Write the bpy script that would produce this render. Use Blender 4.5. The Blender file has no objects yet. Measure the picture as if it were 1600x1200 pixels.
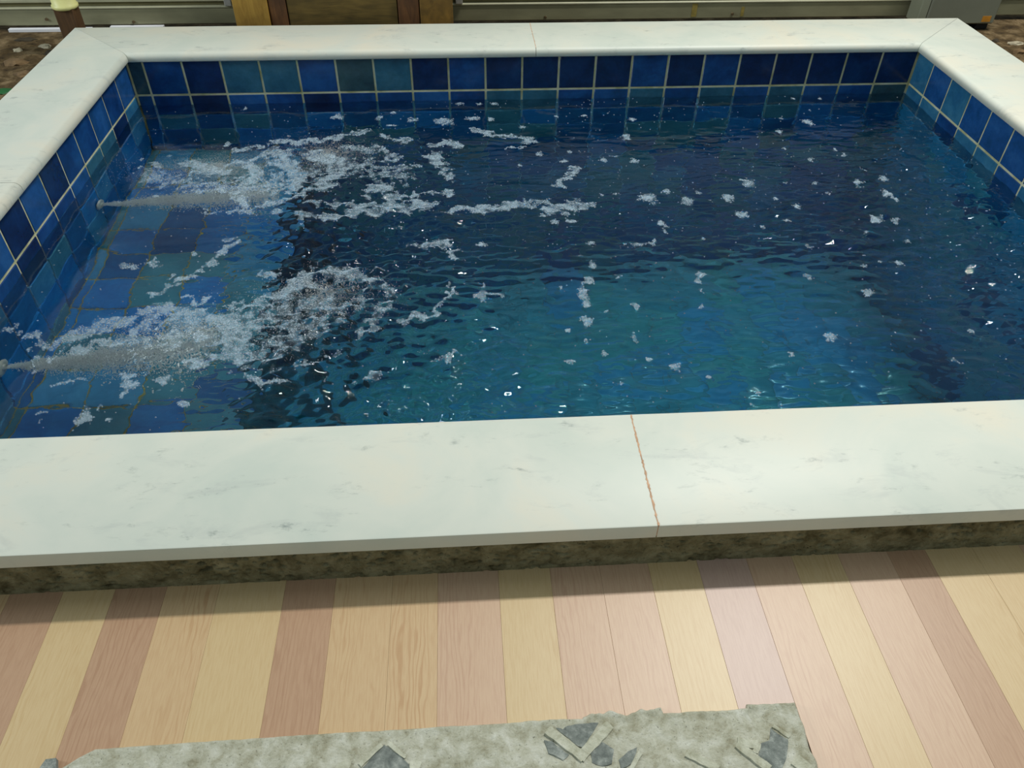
import bpy, bmesh, math, random
import numpy as np
from mathutils import Matrix, Vector, noise as mnoise

random.seed(7)
RNG = np.random.default_rng(11)
S = 0.15                      # pool tile pitch in metres

# ------------------------------------------------------------------ camera
cam_data = bpy.data.cameras.new('camera')
cam = bpy.data.objects.new('camera', cam_data)
bpy.context.scene.collection.objects.link(cam)
cam_data.sensor_width = 36.0
cam_data.lens = 1217.98 / 1600 * 36
cam_data.clip_start = 0.05
right = Vector((0.9979, -0.064, 0.00984)); up = Vector((0.03594, 0.67385, 0.73799)); fwd = Vector((0.05386, 0.73609, -0.67474))
cam.matrix_world = Matrix(((right.x, up.x, -fwd.x, 1.3014), (right.y, up.y, -fwd.y, -3.1983),
                           (right.z, up.z, -fwd.z, 1.2307), (0, 0, 0, 1)))
sc = bpy.context.scene
sc.camera = cam

# ------------------------------------------------------------------ light
world = bpy.data.worlds.new('world'); sc.world = world
world.use_nodes = True
bg = world.node_tree.nodes['Background']
bg.inputs['Color'].default_value = (0.80, 0.95, 0.97, 1)
bg.inputs['Strength'].default_value = 0.345

def area(name, loc, target, sx, sy, power, color):
    ld = bpy.data.lights.new(name, 'AREA'); ld.shape = 'RECTANGLE'
    ld.size = sx; ld.size_y = sy; ld.energy = power; ld.color = color
    lo = bpy.data.objects.new(name, ld); sc.collection.objects.link(lo)
    lo.location = loc
    lo.rotation_euler = (math.atan2(target[1] - loc[1], loc[2] - target[2]), 0, 0)      # the tube's long axis stays along world x
    return lo

# long tube lamp above and beyond the pool, and a square fill added at left to brighten the right wall
area('tube_lamp_key', (3.55, -0.05, 5.0), (1.6, -1.9, 0), 1.9, 0.24, 275, (1.0, 0.985, 0.93))
side = area('fill_light_left', (-4.2, -1.5, 2.3), (2.6, -1.1, -0.2), 1.2, 1.2, 125, (0.88, 0.96, 1.0))
side.rotation_euler = (Vector((2.6, -1.1, -0.2)) - Vector((-4.2, -1.5, 2.3))).to_track_quat('-Z', 'Y').to_euler()

sc.view_settings.view_transform = 'Standard'
sc.view_settings.look = 'None'
sc.view_settings.exposure = 0.0
sc.view_settings.gamma = 1.0
sc.view_settings.use_curve_mapping = False
sc.cycles.max_bounces = 14
sc.cycles.transmission_bounces = 10
sc.cycles.transparent_max_bounces = 24
sc.cycles.diffuse_bounces = 5
sc.cycles.sample_clamp_indirect = 60.0
sc.cycles.use_denoising = True

# ------------------------------------------------------------------ helpers
COL = sc.collection

def lin(r, g, b):
    f = lambda c: (c / 255) / 12.92 if c / 255 <= 0.04045 else ((c / 255 + 0.055) / 1.055) ** 2.4
    return (f(r), f(g), f(b), 1)

def tag(o, label=None, cat=None, group=None, kind=None):
    if label: o['label'] = label
    if cat: o['category'] = cat
    if group: o['group'] = group
    if kind: o['kind'] = kind
    return o

def link(name, me, mat=None, parent=None, loc=None):
    o = bpy.data.objects.new(name, me); COL.objects.link(o)
    if mat is not None and me is not None and not me.materials: me.materials.append(mat)
    if parent: o.parent = parent
    if loc is not None: o.location = loc
    return o

def empty(name, loc=(0, 0, 0)):
    o = bpy.data.objects.new(name, None); COL.objects.link(o); o.location = loc
    o.empty_display_size = 0.1
    return o

def bm_mesh(bm, name, smooth=False):
    bmesh.ops.recalc_face_normals(bm, faces=bm.faces)
    me = bpy.data.meshes.new(name); bm.to_mesh(me); bm.free()
    if smooth: me.polygons.foreach_set('use_smooth', [True] * len(me.polygons))
    return me

def add_box(bm, x0, x1, y0, y1, z0, z1, bevel=0.0):
    vs = [bm.verts.new(p) for p in ((x0, y0, z0), (x1, y0, z0), (x1, y1, z0), (x0, y1, z0),
                                    (x0, y0, z1), (x1, y0, z1), (x1, y1, z1), (x0, y1, z1))]
    fs = [bm.faces.new([vs[i] for i in f]) for f in ((0, 3, 2, 1), (4, 5, 6, 7), (0, 1, 5, 4), (1, 2, 6, 5), (2, 3, 7, 6), (3, 0, 4, 7))]
    if bevel > 0:
        es = list({e for f in fs for e in f.edges})
        bmesh.ops.bevel(bm, geom=es, offset=bevel, segments=1, affect='EDGES', profile=0.5)

def box_me(name, x0, x1, y0, y1, z0, z1, bevel=0.0):
    bm = bmesh.new(); add_box(bm, x0, x1, y0, y1, z0, z1, bevel)
    return bm_mesh(bm, name)

def np_mesh(name, verts, faces, smooth=False):
    """verts (n,3), faces (m,k) of one size"""
    me = bpy.data.meshes.new(name)
    m, k = faces.shape
    me.vertices.add(len(verts)); me.vertices.foreach_set('co', np.ascontiguousarray(verts, dtype=np.float32).ravel())
    me.loops.add(m * k); me.loops.foreach_set('vertex_index', np.ascontiguousarray(faces, dtype=np.int32).ravel())
    me.polygons.add(m)
    me.polygons.foreach_set('loop_start', np.arange(0, m * k, k, dtype=np.int32))
    me.polygons.foreach_set('loop_total', np.full(m, k, dtype=np.int32))
    if smooth: me.polygons.foreach_set('use_smooth', np.ones(m, dtype=bool))
    me.update(calc_edges=True); me.validate()
    return me

def grid_faces(nx, ny):
    i = np.arange(nx - 1)[None, :]; j = np.arange(ny - 1)[:, None]
    a = j * nx + i
    return np.stack([a, a + 1, a + nx + 1, a + nx], -1).reshape(-1, 4)

def smooth_noise(nx, ny, cell, lx, ly, seed):
    """gaussian filtered random field, std 1; lx, ly are feature sizes in metres"""
    r = np.random.default_rng(seed).standard_normal((ny, nx))
    fx = np.fft.fftfreq(nx, cell)[None, :]; fy = np.fft.fftfreq(ny, cell)[:, None]
    k2 = (fx * lx) ** 2 + (fy * ly) ** 2
    h = np.sqrt(k2) * np.exp(-k2 * 2.2)
    f = np.real(np.fft.ifft2(np.fft.fft2(r) * h))
    return f / f.std()

class NT:
    def __init__(s, name):
        s.m = bpy.data.materials.new(name); s.m.use_nodes = True
        s.t = s.m.node_tree; s.n = s.t.nodes; s.l = s.t.links
        s.p = s.n['Principled BSDF']; s.out = s.n['Material Output']
    def add(s, typ, **kw):
        n = s.n.new(typ)
        for k, v in kw.items():
            if k in n.inputs.keys(): n.inputs[k].default_value = v
            else: setattr(n, k, v)
        return n
    def link(s, a, b): s.l.new(a, b)
    def coords(s, scale=(1, 1, 1), rand=False, kind='Object'):
        tc = s.add('ShaderNodeTexCoord'); mp = s.add('ShaderNodeMapping')
        mp.inputs['Scale'].default_value = scale
        s.link(tc.outputs[kind], mp.inputs['Vector'])
        if rand:
            oi = s.add('ShaderNodeObjectInfo')
            mu = s.add('ShaderNodeMath', operation='MULTIPLY'); mu.inputs[1].default_value = 37.0
            s.link(oi.outputs['Random'], mu.inputs[0])
            cx = s.add('ShaderNodeCombineXYZ')
            for i in range(3): s.link(mu.outputs[0], cx.inputs[i])
            s.link(cx.outputs[0], mp.inputs['Location'])
        return mp.outputs[0]
    def noise(s, vec, scale, detail=4, rough=0.55, dist=0.0):
        n = s.add('ShaderNodeTexNoise'); n.inputs['Scale'].default_value = scale
        n.inputs['Detail'].default_value = detail; n.inputs['Roughness'].default_value = rough
        n.inputs['Distortion'].default_value = dist
        s.link(vec, n.inputs['Vector']); return n.outputs['Fac']
    def ramp(s, fac, stops):
        r = s.add('ShaderNodeValToRGB'); e = r.color_ramp.elements
        while len(e) < len(stops): e.new(0.5)
        for k, (p, c) in enumerate(stops):
            e[k].position = p; e[k].color = c if len(c) == 4 else (*c, 1)
        s.link(fac, r.inputs['Fac']); return r.outputs['Color']
    def mix(s, fac, a, b, mode='MIX'):
        m = s.add('ShaderNodeMix', data_type='RGBA', blend_type=mode)
        for sock, v in ((m.inputs[0], fac), (m.inputs[6], a), (m.inputs[7], b)):
            if isinstance(v, (float, int)): sock.default_value = v
            elif isinstance(v, tuple): sock.default_value = v
            else: s.link(v, sock)
        return m.outputs[2]
    def bump(s, h, strength=0.3, dist=0.002):
        b = s.add('ShaderNodeBump'); b.inputs['Strength'].default_value = strength; b.inputs['Distance'].default_value = dist
        s.link(h, b.inputs['Height']); s.link(b.outputs[0], s.p.inputs['Normal'])
    def set(s, color=None, rough=None, **kw):
        if color is not None:
            if isinstance(color, tuple): s.p.inputs['Base Color'].default_value = color
            else: s.link(color, s.p.inputs['Base Color'])
        if rough is not None:
            if isinstance(rough, (float, int)): s.p.inputs['Roughness'].default_value = rough
            else: s.link(rough, s.p.inputs['Roughness'])
        for k, v in kw.items(): s.p.inputs[k].default_value = v
        return s.m

# ------------------------------------------------------------------ materials
def tile_material(name, dark, base, light):
    t = NT(name)
    v = t.coords((1, 1, 1), rand=True)
    a = t.noise(v, 9.0, 4, 0.6, 0.4)
    b = t.noise(v, 60.0, 3, 0.6)
    c = t.ramp(a, [(0.25, dark), (0.5, base), (0.78, light)])
    c = t.mix(0.18, c, t.ramp(b, [(0.3, (0, 0, 0)), (0.7, (0.5, 0.6, 0.8))]), 'SOFT_LIGHT')
    t.bump(a, 0.25, 0.004)
    return t.set(c, 0.16, **{'Specular IOR Level': 0.5})

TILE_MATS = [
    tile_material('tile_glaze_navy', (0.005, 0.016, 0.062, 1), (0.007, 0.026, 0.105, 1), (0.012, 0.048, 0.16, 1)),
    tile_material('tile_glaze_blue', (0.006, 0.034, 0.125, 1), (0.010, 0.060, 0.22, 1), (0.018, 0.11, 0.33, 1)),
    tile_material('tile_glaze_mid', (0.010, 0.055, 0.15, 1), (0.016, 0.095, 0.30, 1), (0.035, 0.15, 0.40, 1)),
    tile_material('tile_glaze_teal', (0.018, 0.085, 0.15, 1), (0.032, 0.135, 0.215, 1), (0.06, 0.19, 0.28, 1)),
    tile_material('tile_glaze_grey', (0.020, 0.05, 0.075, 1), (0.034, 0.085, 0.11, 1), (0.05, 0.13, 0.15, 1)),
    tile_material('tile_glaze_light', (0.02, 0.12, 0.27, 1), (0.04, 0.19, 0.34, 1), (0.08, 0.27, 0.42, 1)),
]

TILE_MATS += [
    tile_material('floor_glaze_teal', (0.040, 0.27, 0.40, 1), (0.055, 0.36, 0.53, 1), (0.08, 0.44, 0.62, 1)),
    tile_material('floor_glaze_blue', (0.030, 0.25, 0.50, 1), (0.040, 0.34, 0.66, 1), (0.06, 0.43, 0.74, 1)),
    tile_material('floor_glaze_sea', (0.045, 0.29, 0.36, 1), (0.06, 0.40, 0.50, 1), (0.09, 0.48, 0.58, 1)),
]
TILE_MATS += [  # underwater copies of the glazes, lightened to make up for dim light
    tile_material('lightened_glaze_navy', (0.006, 0.075, 0.24, 1), (0.008, 0.12, 0.34, 1), (0.014, 0.16, 0.42, 1)),
    tile_material('lightened_glaze_blue', (0.010, 0.13, 0.42, 1), (0.014, 0.20, 0.55, 1), (0.03, 0.27, 0.62, 1)),
    tile_material('lightened_glaze_light', (0.03, 0.20, 0.40, 1), (0.05, 0.27, 0.50, 1), (0.09, 0.34, 0.56, 1)),
    tile_material('lightened_glaze_teal', (0.03, 0.17, 0.26, 1), (0.05, 0.24, 0.34, 1), (0.08, 0.30, 0.40, 1)),
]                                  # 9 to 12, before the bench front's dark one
def grout_material():
    t = NT('grout'); v = t.coords()
    a = t.noise(v, 14, 5)
    return t.set(t.ramp(a, [(0.3, lin(170, 168, 112)), (0.5, lin(216, 214, 170)), (0.75, lin(238, 236, 212))]), 0.85)
GROUT = grout_material()

def marble_material():
    t = NT('white_marble'); v = t.coords((1, 1, 1))
    big = t.noise(v, 3.2, 5, 0.6, 0.6)
    st = t.coords((1.0, 2.4, 1))
    veins = t.noise(st, 6.0, 8, 0.70, 0.5)
    spots = t.noise(st, 20.0, 6, 0.7, 0.3)
    c = t.ramp(big, [(0.30, (0.555, 0.60, 0.53, 1)), (0.5, (0.625, 0.645, 0.565, 1)), (0.70, (0.69, 0.655, 0.54, 1))])
    c = t.mix(t.ramp(veins, [(0.55, (0, 0, 0)), (0.80, (0.8, 0.8, 0.8))]), c, (0.43, 0.46, 0.43, 1))
    sp = t.mix(1.0, t.ramp(spots, [(0.58, (0, 0, 0)), (0.74, (1, 1, 1))]), t.ramp(veins, [(0.48, (0, 0, 0)), (0.60, (1, 1, 1))]), 'MULTIPLY')
    c = t.mix(t.mix(1.0, sp, (0.75, 0.75, 0.75, 1), 'MULTIPLY'), c, (0.16, 0.20, 0.19, 1))
    t.bump(spots, 0.05, 0.001)
    return t.set(c, 0.42, **{'Specular IOR Level': 0.32})
MARBLE = marble_material()

def simple(name, col, rough=0.6, scale=20, var=0.25, metal=0.0, bump=0.15, kind='Object', stretch=(1, 1, 1), spec=0.4, rand=False):
    t = NT(name); v = t.coords(stretch, rand=rand)
    a = t.noise(v, scale, 6, 0.6)
    d = tuple(c * (1 - var) for c in col[:3]) + (1,); l = tuple(min(1, c * (1 + var)) for c in col[:3]) + (1,)
    if bump: t.bump(a, bump, 0.003)
    return t.set(t.ramp(a, [(0.3, d), (0.7, l)]), rough, Metallic=metal, **{'Specular IOR Level': spec})

def plank_material(name, base, grain, figure=0.5):
    t = NT(name)
    v = t.coords((1, 0.07, 1), rand=True)
    fine = t.noise(v, 420, 4, 0.6, 0.2)
    v2 = t.coords((1, 0.16, 1), rand=True)
    w = t.add('ShaderNodeTexWave', wave_type='BANDS', bands_direction='X')
    w.inputs['Scale'].default_value = 34; w.inputs['Distortion'].default_value = 18; w.inputs['Detail'].default_value = 3
    w.inputs['Detail Scale'].default_value = 0.9
    t.link(v2, w.inputs['Vector'])
    big = t.noise(v2, 14, 3)
    m = t.mix(t.ramp(fine, [(0.42, (0, 0, 0)), (0.68, (0.4, 0.4, 0.4))]), base, grain)
    m = t.mix(t.mix(1.0, t.ramp(w.outputs['Fac'], [(0.0, (figure, figure, figure)), (0.35, (0, 0, 0))]), t.ramp(big, [(0.42, (0, 0, 0)), (0.62, (1, 1, 1))]), 'MULTIPLY'), m, grain)
    t.bump(fine, 0.10, 0.001)
    return t.set(m, 0.42, **{'Specular IOR Level': 0.55})
PL = {
    'b': plank_material('plank_brown', lin(178, 144, 115), lin(156, 118, 90)),
    'y': plank_material('plank_yellow', lin(199, 174, 131), lin(182, 150, 102)),
    't': plank_material('plank_tan', lin(197, 168, 128), lin(178, 140, 100), 0.8),
    'p': plank_material('plank_pink', lin(194, 163, 134), lin(174, 136, 110)),
    'm': plank_material('plank_mauve', lin(188, 160, 144), lin(166, 134, 120), 0.2),
}

def concrete_material(name, dark, mid, light, scale=14, pores=True):
    t = NT(name); v = t.coords()
    a = t.noise(v, scale, 9, 0.68, 0.3)
    b = t.noise(v, scale * 6, 5, 0.7)
    c = t.ramp(a, [(0.32, dark), (0.5, mid), (0.72, light)])
    if pores:
        c = t.mix(t.ramp(b, [(0.30, (1, 1, 1)), (0.40, (0, 0, 0))]), c, tuple(x * 0.35 for x in dark[:3]) + (1,))
    t.bump(b, 0.7, 0.004)
    return t.set(c, 0.92, **{'Specular IOR Level': 0.2})
CURB = concrete_material('curb_concrete', lin(74, 68, 44), lin(118, 112, 84), lin(150, 144, 114), 24)
SLABC = concrete_material('old_screed', lin(150, 146, 122), lin(184, 183, 164), lin(212, 212, 200), 40)
YARD = concrete_material('yard_soil', lin(42, 32, 20), lin(84, 68, 44), lin(140, 120, 90), 12)

def water_material():
    t = NT('pool_water')
    t.n.remove(t.p)
    g = t.add('ShaderNodeBsdfGlass'); g.inputs['IOR'].default_value = 1.33; g.inputs['Roughness'].default_value = 0.0
    g.inputs['Color'].default_value = (1, 1, 1, 1)
    v = t.coords((1, 1.0, 1))
    n1 = t.noise(v, 55, 3, 0.55, 0.5)
    b = t.add('ShaderNodeBump'); b.inputs['Strength'].default_value = 0.10; b.inputs['Distance'].default_value = 0.002
    t.link(n1, b.inputs['Height']); t.link(b.outputs[0], g.inputs['Normal'])
    va = t.add('ShaderNodeVolumeAbsorption'); va.inputs['Color'].default_value = (0.12, 0.87, 0.94, 1); va.inputs['Density'].default_value = 0.34
    vs = t.add('ShaderNodeVolumeScatter'); vs.inputs['Color'].default_value = (0.30, 0.88, 1.0, 1); vs.inputs['Density'].default_value = 0.10
    ad = t.add('ShaderNodeAddShader'); t.link(va.outputs[0], ad.inputs[0]); t.link(vs.outputs[0], ad.inputs[1])
    t.link(g.outputs[0], t.out.inputs['Surface']); t.link(ad.outputs[0], t.out.inputs['Volume'])
    return t.m
WATER = water_material()

def foam_material(name, alpha, col=(0.62, 0.74, 0.86, 1), film=False):
    t = NT(name)
    v = t.coords()
    n = t.noise(v, 160, 3, 0.6)
    t.set(t.ramp(n, [(0.3, tuple(c * 0.7 for c in col[:3]) + (1,)), (0.6, col)]), 0.3)
    if film:
        at = t.add('ShaderNodeAttribute', attribute_name='thickness')
        m = t.add('ShaderNodeMapRange'); m.inputs['From Min'].default_value = 0.35; m.inputs['From Max'].default_value = 1.15
        m.inputs['To Min'].default_value = 0.0; m.inputs['To Max'].default_value = alpha
        t.link(at.outputs['Fac'], m.inputs['Value']); t.link(m.outputs[0], t.p.inputs['Alpha'])
    else: t.p.inputs['Alpha'].default_value = alpha
    return t.m
FOAM = foam_material('foam_film', 0.38, (0.50, 0.66, 0.76, 1), True)
BUBBLE = foam_material('foam_bubbles', 0.34, (0.66, 0.80, 0.92, 1))
SPRAY = foam_material('submerged_bubbles', 0.7, (0.90, 0.97, 0.97, 1))

# ------------------------------------------------------------------ dimensions (metres)
L = 21.4 * S                 # tiled width of the pool
YN = -2.107                  # plane of the near tiled wall
ZC = 0.121                   # top of the marble coping
ZM = 0.087                   # underside of the marble
ZG = -0.049                  # first horizontal joint
ZW = -0.090                  # water level
ZB = -0.54                   # bench
ZF = -1.66                   # pool floor
XB = 0.63                    # bench front
O = 0.0171                   # coping overhang
WL, WFAR, WR = 0.300, 0.315, 0.3165
YI, YO = -2.0903, -2.3717    # near coping, inner and outer edge
GAP = 0.0085

# ------------------------------------------------------------------ tiles
TT = 0.007
def tile_mesh(w, h, mat, name='tile'):
    """flat tile in local xy, front face towards +z, pillowed edges"""
    bm = bmesh.new(); add_box(bm, -w / 2, w / 2, -h / 2, h / 2, -0.004, TT - 0.004, 0.0016)
    me = bm_mesh(bm, name); me.materials.append(mat)
    return me
_cache = {}
def tile(parent, centre, rot, w, h, mi):
    key = (round(w, 4), round(h, 4), mi)
    if key not in _cache: _cache[key] = tile_mesh(w, h, TILE_MATS[mi])
    o = bpy.data.objects.new('tile', _cache[key]); COL.objects.link(o)
    o.parent = parent; o.location = centre
    j = lambda: random.uniform(-0.004, 0.004)
    o.rotation_euler = (rot[0] + j(), rot[1] + j(), rot[2])
    return o
def spans(edges):
    return [((a + b) / 2, b - a - GAP) for a, b in zip(edges[:-1], edges[1:]) if b - a > 0.02]

rows_all = [ZM + 0.002, ZG]
z = ZG
while z - S > ZF + 0.02: z -= S; rows_all.append(z)
rows_all.append(ZF)
def pick(weights): return random.choices(range(6), weights)[0]

def wall_struct(name, box, label):
    o = link(name, box_me(name, *box), GROUT); tag(o, label, None, None, 'structure'); return o

RX = math.pi / 2
wb = wall_struct('wall_back', (-0.12, L + 0.12, 0.004, 0.12, ZF - 0.1, ZM), 'far inner wall of the pool, blue glazed tiles with cream joints')
far_cols = [0] + [(k + 0.4) * S for k in range(22)]
far_top = [4, 1, 0, 3, 3, 1, 4, 3, 0, 1, 0, 0, 0, 0, 1, 0, 1, 0, 0, 0, 0, 0]
far_row2 = [2, 1, 0, 2, 1, 0, 1, 1, 2, 1, 3, 3, 1, 2, 3, 1, 3, 2, 3, 2, 1, 4]
for r, (zc, h) in enumerate([((a + b) / 2, a - b - GAP) for a, b in zip(rows_all[:-1], rows_all[1:])]):
    if h < 0.02: continue
    for c, (xc, w) in enumerate(spans(far_cols)):
        mi = far_top[c] if r == 0 else (far_row2[c] if r == 1 else (random.choices((9, 10, 12), (4, 4, 3))[0] if r < 5 else random.choices((10, 7, 6), (3, 3, 3))[0]))  # underwater rows use lightened glazes to offset the dim light
        tile(wb, (xc, 0.004, zc), (RX, 0, 0), w + (0.005 if r > 2 else 0), h + (0.005 if r > 2 else 0), mi)

wl_ = wall_struct('wall_left', (-0.12, -0.004, YN - 0.12, 0.0, ZF - 0.1, ZM), 'left inner wall of the pool, blue glazed tiles, two jets below water')
side_edges = [0.0 - k * S for k in range(14)] + [YN]
for r, (zc, h) in enumerate([((a + b) / 2, a - b - GAP) for a, b in zip(rows_all[:-1], rows_all[1:])]):
    if h < 0.02 or zc < ZB - 0.05: continue
    for c, (yc, w) in enumerate([((a + b) / 2, a - b - GAP) for a, b in zip(side_edges[:-1], side_edges[1:])]):
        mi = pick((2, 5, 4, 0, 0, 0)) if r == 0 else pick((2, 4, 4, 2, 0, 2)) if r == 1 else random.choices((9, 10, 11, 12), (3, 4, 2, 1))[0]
        if c == 1 and r == 1: mi = 0
        if c == 2 and r == 1: mi = 3
        tile(wl_, (-0.004, yc, zc), (RX, 0, RX), w, h, mi)

wr_ = wall_struct('wall_right', (L + 0.004, L + 0.12, YN - 0.12, 0.0, ZF - 0.1, ZM), 'right inner wall of the pool, bright blue glazed tiles')
side_edges_r = [0.0177 - k * S for k in range(1, 15)]; side_edges_r = [0.0] + side_edges_r; side_edges_r[-1] = YN
for r, (zc, h) in enumerate([((a + b) / 2, a - b - GAP) for a, b in zip(rows_all[:-1], rows_all[1:])]):
    if h < 0.02: continue
    for c, (yc, w) in enumerate([((a + b) / 2, a - b - GAP) for a, b in zip(side_edges_r[:-1], side_edges_r[1:])]):
        mi = pick((0, 1, 5, 0, 0, 3)) if r == 0 else pick((1, 2, 4, 2, 0, 3)) if r == 1 else random.choices((9, 6, 7, 11), (1, 4, 4, 2))[0]  # this wall's stronger light is put into lighter tile picks, most under water
        tile(wr_, (L + 0.004, yc, zc), (RX, 0, -RX), w + (0.005 if r > 2 else 0), h + (0.005 if r > 2 else 0), mi)

def joined_tiles(name, cells, parent, front):
    """many alike tiles the water hides from close inspection, joined; front(u, v, n) -> point"""
    V, F, M = [], [], []
    for (u, v, w, h, mi) in cells:
        b = 0.0016; base = len(V)
        for (a, n) in ((0, 0.0), (0, TT - 0.005), (b, TT - 0.004)):
            for su, sv in ((-1, -1), (1, -1), (1, 1), (-1, 1)):
                V.append(front(u + su * (w / 2 - a), v + sv * (h / 2 - a), n))
        for k in range(2):
            for q in range(4):
                F.append((base + 4 * k + q, base + 4 * k + (q + 1) % 4, base + 4 * k + 4 + (q + 1) % 4, base + 4 * k + 4 + q)); M.append(mi)
        F.append(tuple(base + 8 + q for q in range(4))); M.append(mi)
    me = np_mesh(name, np.array(V), np.array(F))
    for m in TILE_MATS: me.materials.append(m)
    me.polygons.foreach_set('material_index', np.array(M, dtype=np.int32))
    bm = bmesh.new(); bm.from_mesh(me); bmesh.ops.recalc_face_normals(bm, faces=bm.faces); bm.to_mesh(me); bm.free()
    o = bpy.data.objects.new(name, me); COL.objects.link(o); o.parent = parent; o['kind'] = 'stuff'
    return o

wf_ = wall_struct('wall_front', (-0.12, L + 0.12, YN - 0.12, YN - 0.004, ZF - 0.1, ZM), 'near inner wall of the pool, tiled, hidden below the front coping')
cells = [(xc, (a + b) / 2, w, a - b - GAP, pick((3, 5, 3, 2, 1, 0))) for xc, w in spans(far_cols) for a, b in zip(rows_all[:-1], rows_all[1:])]
joined_tiles('tiling', cells, wf_, lambda u, v, n: (u, YN - 0.004 + n, v))

BLUEG = simple('blue_grey_grout', lin(96, 120, 124), 0.85, 14, 0.2, bump=0)  # blue-grey joints, toned down so the floor pattern stays faint
YELG = simple('yellowed_grout', lin(150, 140, 70), 0.85, 14, 0.3, bump=0)
pf = link('pool_floor', box_me('pool_floor', -0.12, L + 0.12, YN - 0.12, 0.12, ZF - 0.12, ZF - 0.004), BLUEG)
tag(pf, 'blue tiled floor at the bottom of the pool, deep under water', None, None, 'structure')
ycells = [((a + b) / 2, a - b - GAP) for a, b in zip(side_edges[:-1], side_edges[1:])]
cells = [(xc, yc, w + 0.005, h + 0.005, random.choices((6, 7, 8), (5, 3, 2))[0]) for xc, w in spans([XB] + [XB + 0.02 + k * S for k in range(1, 17)] + [L]) for yc, h in ycells]
joined_tiles('tiling', cells, pf, lambda u, v, n: (u, v, ZF - 0.004 + n))

# bench along the left wall
bench = link('pool_bench', box_me('pool_bench', -0.004, XB - 0.004, YN, 0.0, ZF - 0.01, ZB - 0.004), YELG)
tag(bench, 'submerged tiled bench along the left wall of the pool, below the jets', None, None, 'structure')
bx = [0.0, 0.03, 0.18, 0.33, 0.48, XB]
pat = {}
for i, (xc, w) in enumerate(spans(bx)):
    for j, (yc, h) in enumerate(ycells):
        tile(bench, (xc, yc, ZB - 0.004), (0, 0, 0), w + 0.004, h + 0.004, random.choices((9, 10, 11, 12), (2, 4, 3, 4))[0])
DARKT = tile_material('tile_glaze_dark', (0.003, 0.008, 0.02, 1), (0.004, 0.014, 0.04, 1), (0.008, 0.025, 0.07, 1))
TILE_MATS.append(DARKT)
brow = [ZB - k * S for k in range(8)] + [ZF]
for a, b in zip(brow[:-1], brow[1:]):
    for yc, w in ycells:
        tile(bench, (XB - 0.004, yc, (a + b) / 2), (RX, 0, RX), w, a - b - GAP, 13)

# ------------------------------------------------------------------ marble coping
def coping_profile(w, inner_round):
    """(d across from the inner edge, z) closed outline"""
    t = ZC - ZM; pts = []
    r = inner_round
    for k in range(9):
        a = math.pi / 2 * k / 8
        pts.append((r - r * math.sin(math.pi / 2 - a) if False else r * (1 - math.cos(a)), ZC - r + r * math.sin(a)))
    pts.append((w - 0.003, ZC)); pts.append((w - 0.0008, ZC - 0.001)); pts.append((w, ZC - 0.004)); pts.append((w, ZM + 0.001)); pts.append((w - 0.002, ZM))
    pts.append((0.006, ZM)); pts.append((0.0015, ZM + 0.003)); pts.append((0, ZM + 0.007))
    return pts

def slab(parent, p0, p1, inward_out, w, m0, m1, round_=0.020):
    """p0->p1 inner edge (xy), inward_out unit vector from inner to outer edge, m0/m1: shift of the outer edge along the run at each end"""
    p0 = Vector(p0); p1 = Vector(p1); d = (p1 - p0).normalized(); n = Vector(inward_out)
    prof = coping_profile(w, round_); bm = bmesh.new(); rings = []
    nseg = max(2, int((p1 - p0).length / 0.12))
    for k in range(nseg + 1):
        f = k / nseg; ring = []
        for (q, zz) in prof:
            a = p0 + d * (m0 * q / w); b = p1 + d * (m1 * q / w)
            P = a.lerp(b, f) + n * q
            wob = 0.0006 * mnoise.noise(Vector((P.x * 9, P.y * 9, zz * 30)))
            ring.append(bm.verts.new((P.x, P.y, zz + wob)))
        rings.append(ring)
    N = len(prof)
    for a, b in zip(rings[:-1], rings[1:]):
        for i in range(N): bm.faces.new((a[i], a[(i + 1) % N], b[(i + 1) % N], b[i]))
    bm.faces.new(rings[0]); bm.faces.new(rings[-1][::-1])
    me = bm_mesh(bm, 'slab', True)
    me.set_sharp_from_angle(angle=math.radians(28))
    return link('slab', me, MARBLE, parent)

cop = tag(empty('pool_coping', (L / 2, -1.0, ZC)), 'white marble coping of mitred slabs around the rim of the pool', None, None, 'structure')
cop.location = (0, 0, 0)
fx0, fx1, fy = O, L - O, -O
j = 0.0009
JX = 1.613
slab(cop, (fx0 + j, fy), (JX - j, fy), (0, 1), WFAR, -WL, 0)
slab(cop, (JX + j, fy), (fx1 - j, fy), (0, 1), WFAR, 0, WR)
JY = -1.046
slab(cop, (fx0, fy - j), (fx0, JY + j), (-1, 0), WL, -WFAR, 0)
WN = YI - YO
slab(cop, (fx0, JY - j), (fx0, YI + j), (-1, 0), WL, 0, WN)
slab(cop, (fx1, fy - j), (fx1, YI + j), (1, 0), WR, -WFAR, WN)
NX = 1.6245
slab(cop, (fx0 + j, YI), (NX - j, YI), (0, -1), WN, -WL, 0, 0.004)
slab(cop, (NX + j, YI), (fx1 - j, YI), (0, -1), WN, 0, WR, 0.004)
JOINT = simple('joint_mortar', lin(192, 154, 124), 0.9, 60, 0.3)
bm = bmesh.new()
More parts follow.
